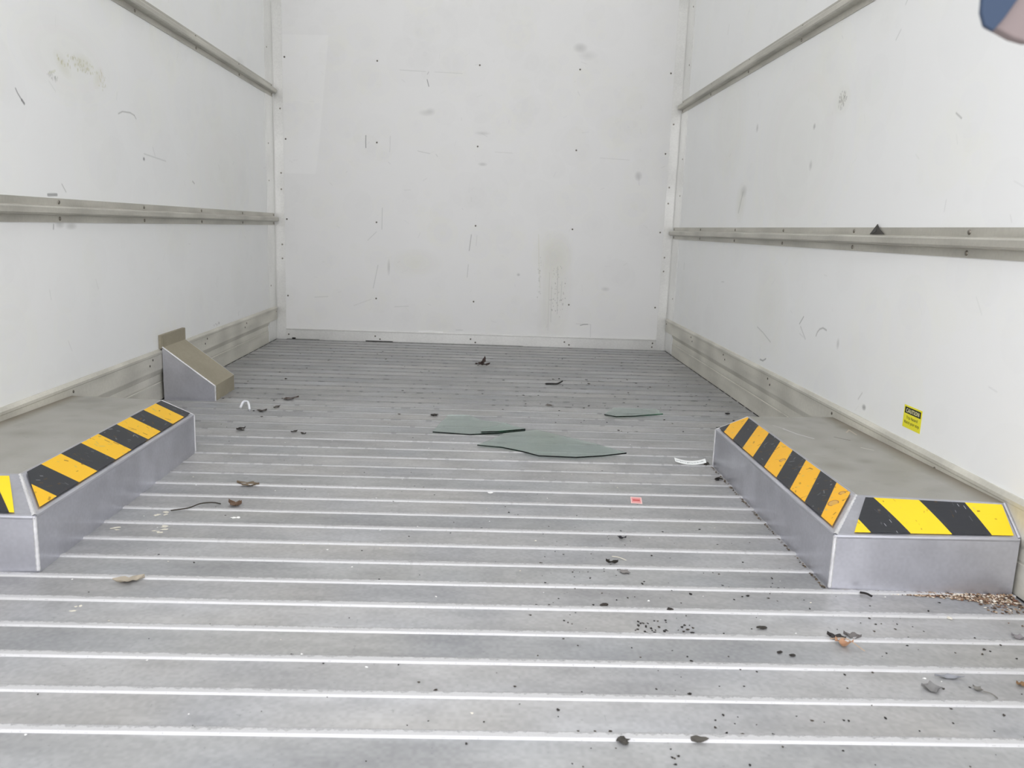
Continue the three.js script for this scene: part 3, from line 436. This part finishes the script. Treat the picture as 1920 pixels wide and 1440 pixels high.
// loose crumbs nobody could count
function scatter(name, label, category, geo, cols, list) {
  const im = new THREE.InstancedMesh(geo, M({ color: 0xffffff, roughness: 0.9 }), list.length), d = new THREE.Object3D(), c = new THREE.Color();
  list.forEach(([x, y, z, s], i) => { d.position.set(x, y, z); d.rotation.set(0, rr(0, 6.28), 0); d.scale.set(s * rr(0.7, 1.8), s * rr(0.6, 1), s); d.updateMatrix(); im.setMatrixAt(i, d.matrix); im.setColorAt(i, c.set(cols[Math.floor(rnd() * cols.length)])); });
  im.name = numbered(name); scene.add(im); return tag(im, label, category, null, 'stuff');
}
const crumb = lumpGeo(1, 0.5), spots = [];
const clear = (x, z) => !(Math.abs(x) > 0.77 && z > 2.44 && z < 3.33) && !(x < -0.94 && z > 1.5 && z < 1.76);
const put = (n, x0, x1, z0, z1, s0, s1) => { for (let i = 0; i < n; i++) { const x = rr(x0, x1), z = rr(z0, z1); if (clear(x, z)) spots.push([x, 0.0001, z, rr(s0, s1) * (rnd() < 0.12 ? 1.7 : 1)]); } };
put(240, 0.2, 1.0, 3.0, 3.9, 0.0007, 0.0019); put(60, -0.2, 0.6, 2.6, 3.9, 0.0008, 0.002); put(45, -0.9, 0.2, 2.0, 3.9, 0.0008, 0.0018);
put(80, -1.0, 1.0, 0.2, 2.0, 0.002, 0.0045); put(60, 0.3, 1.05, 1.0, 2.1, 0.002, 0.0045);
for (let i = 0; i < 40; i++) { const a = rr(0, 6.28), r = 0.03 * Math.sqrt(rnd()); spots.push([0.405 + 2 * r * Math.cos(a), 0.0001, 3.5 + r * Math.sin(a), rr(0.001, 0.0026)]); }
for (let i = 0; i < 150; i++) { const k = Math.floor(rnd() * 24), r = 3.825 - k * PITCH, x = rr(-0.7, 1.05); if (clear(x, r)) spots.push([x, 0.0001, r - 0.0125 + rr(-0.004, 0.003), rr(0.001, 0.0026)]); }
scatter('dirt_crumbs', 'tiny dark dirt crumbs scattered over the ribbed floor', 'dirt', crumb, ['#2c2824', '#3c362f', '#1f1c1a', '#4b443b'], spots);
const pale = []; for (let i = 0; i < 90; i++) { const x = rr(-0.75, 0.95), z = rr(2.2, 3.9); if (clear(x, z)) pale.push([x, 0.0001, z, rr(0.0008, 0.002)]); }
pale.push([0.955, 0.0001, 3.44, 0.005], [0.79, 0.0001, 3.53, 0.004], [0.099, 0.0001, 2.77, 0.006], [-0.49, 0.0001, 3.0, 0.004], [-0.5, 0.0001, 3.0, 0.004], [0.2, 0.0001, 3.1, 0.002]);
scatter('pale_crumbs', 'tiny white flakes scattered over the ribbed floor', 'flakes', crumb, ['#e8e8e4', '#d8d4c8', '#f2f2f0'], pale);
const pile = []; for (let i = 0; i < 2200; i++) { const t = rnd() ** 0.85, x = 0.80 + 0.335 * t, w = 0.009 + 0.05 * t ** 2.5, q = Math.abs(rnd() + rnd() - 1); pile.push([x, 0.0002 + 0.006 * t * t * (1 - q) * rnd(), 3.3255 + 0.0155 * Math.max(0, (x - 0.775) / 0.364) + q * w, rr(0.0009, 0.0026)]); }
for (let i = 0; i < 260; i++) { const x = rr(1.05, 1.135), z = 3.345 + rr(0, 1) * rr(0, 0.15); pile.push([x, 0.0002, z, rr(0.001, 0.0026)]); }
scatter('debris_pile', 'heap of brown and tan crumbs swept against the right wheel box', 'debris', crumb, ['#6b5747', '#a58b70', '#8a7460', '#cdbba4', '#4a3c32', '#e9e2d6', '#7d5b48'], pile);
const line = []; for (let i = 0; i < 260; i++) { const z = rr(2.47, 3.32); line.push([0.7735 - Math.abs(rr(-0.006, 0.006)) - 0.002, 0.0002, z, rr(0.0007, 0.0022)]); }
for (let i = 0; i < 90; i++) line.push([rr(-1.1, 1.1), 0.0002, rr(0.01, 0.03), rr(0.002, 0.004)]);
scatter('edge_grime', 'line of brown grime along the foot of the right wheel box', 'dirt', crumb, ['#5d5142', '#756653', '#3f372e'], line);

// ---------- pull strap at the rear opening, close to the lens ----------
{
  const o = thing('pull_strap', 'blurred greyish pink and blue pull strap hanging at the top right', 'strap', [0, 0, 4.3]);
  const web = [[0.3825, 2.249], [0.3815, 0.840], [0.3825, 0.830], [0.3855, 0.8235], [0.393, 0.8205], [0.401, 0.8170], [0.410, 0.8150], [0.421, 0.8150], [0.431, 0.8185], [0.437, 0.826], [0.439, 0.836], [0.440, 2.249]];
  mesh('webbing', extrudeZ(web, -0.003, 0.003, 0.0015), M({ color: 0x776c6a, roughness: 0.9 }), o);
  mesh('blue_edging', extrudeZ([[0.3785, 2.248], [0.3762, 0.838], [0.3768, 0.829], [0.3798, 0.8220], [0.3850, 0.8195], [0.3905, 0.8265], [0.398, 0.839], [0.402, 0.848], [0.404, 2.248]], 0.0046, 0.0066, 0.0008), M({ color: 0x2c3b50, roughness: 0.85 }), o).userData.label = 'blue fabric edging';
}

scene.traverse((o) => { if (o.isMesh) { o.castShadow = true; o.receiveShadow = true; } });
renderer.render(scene, camera);
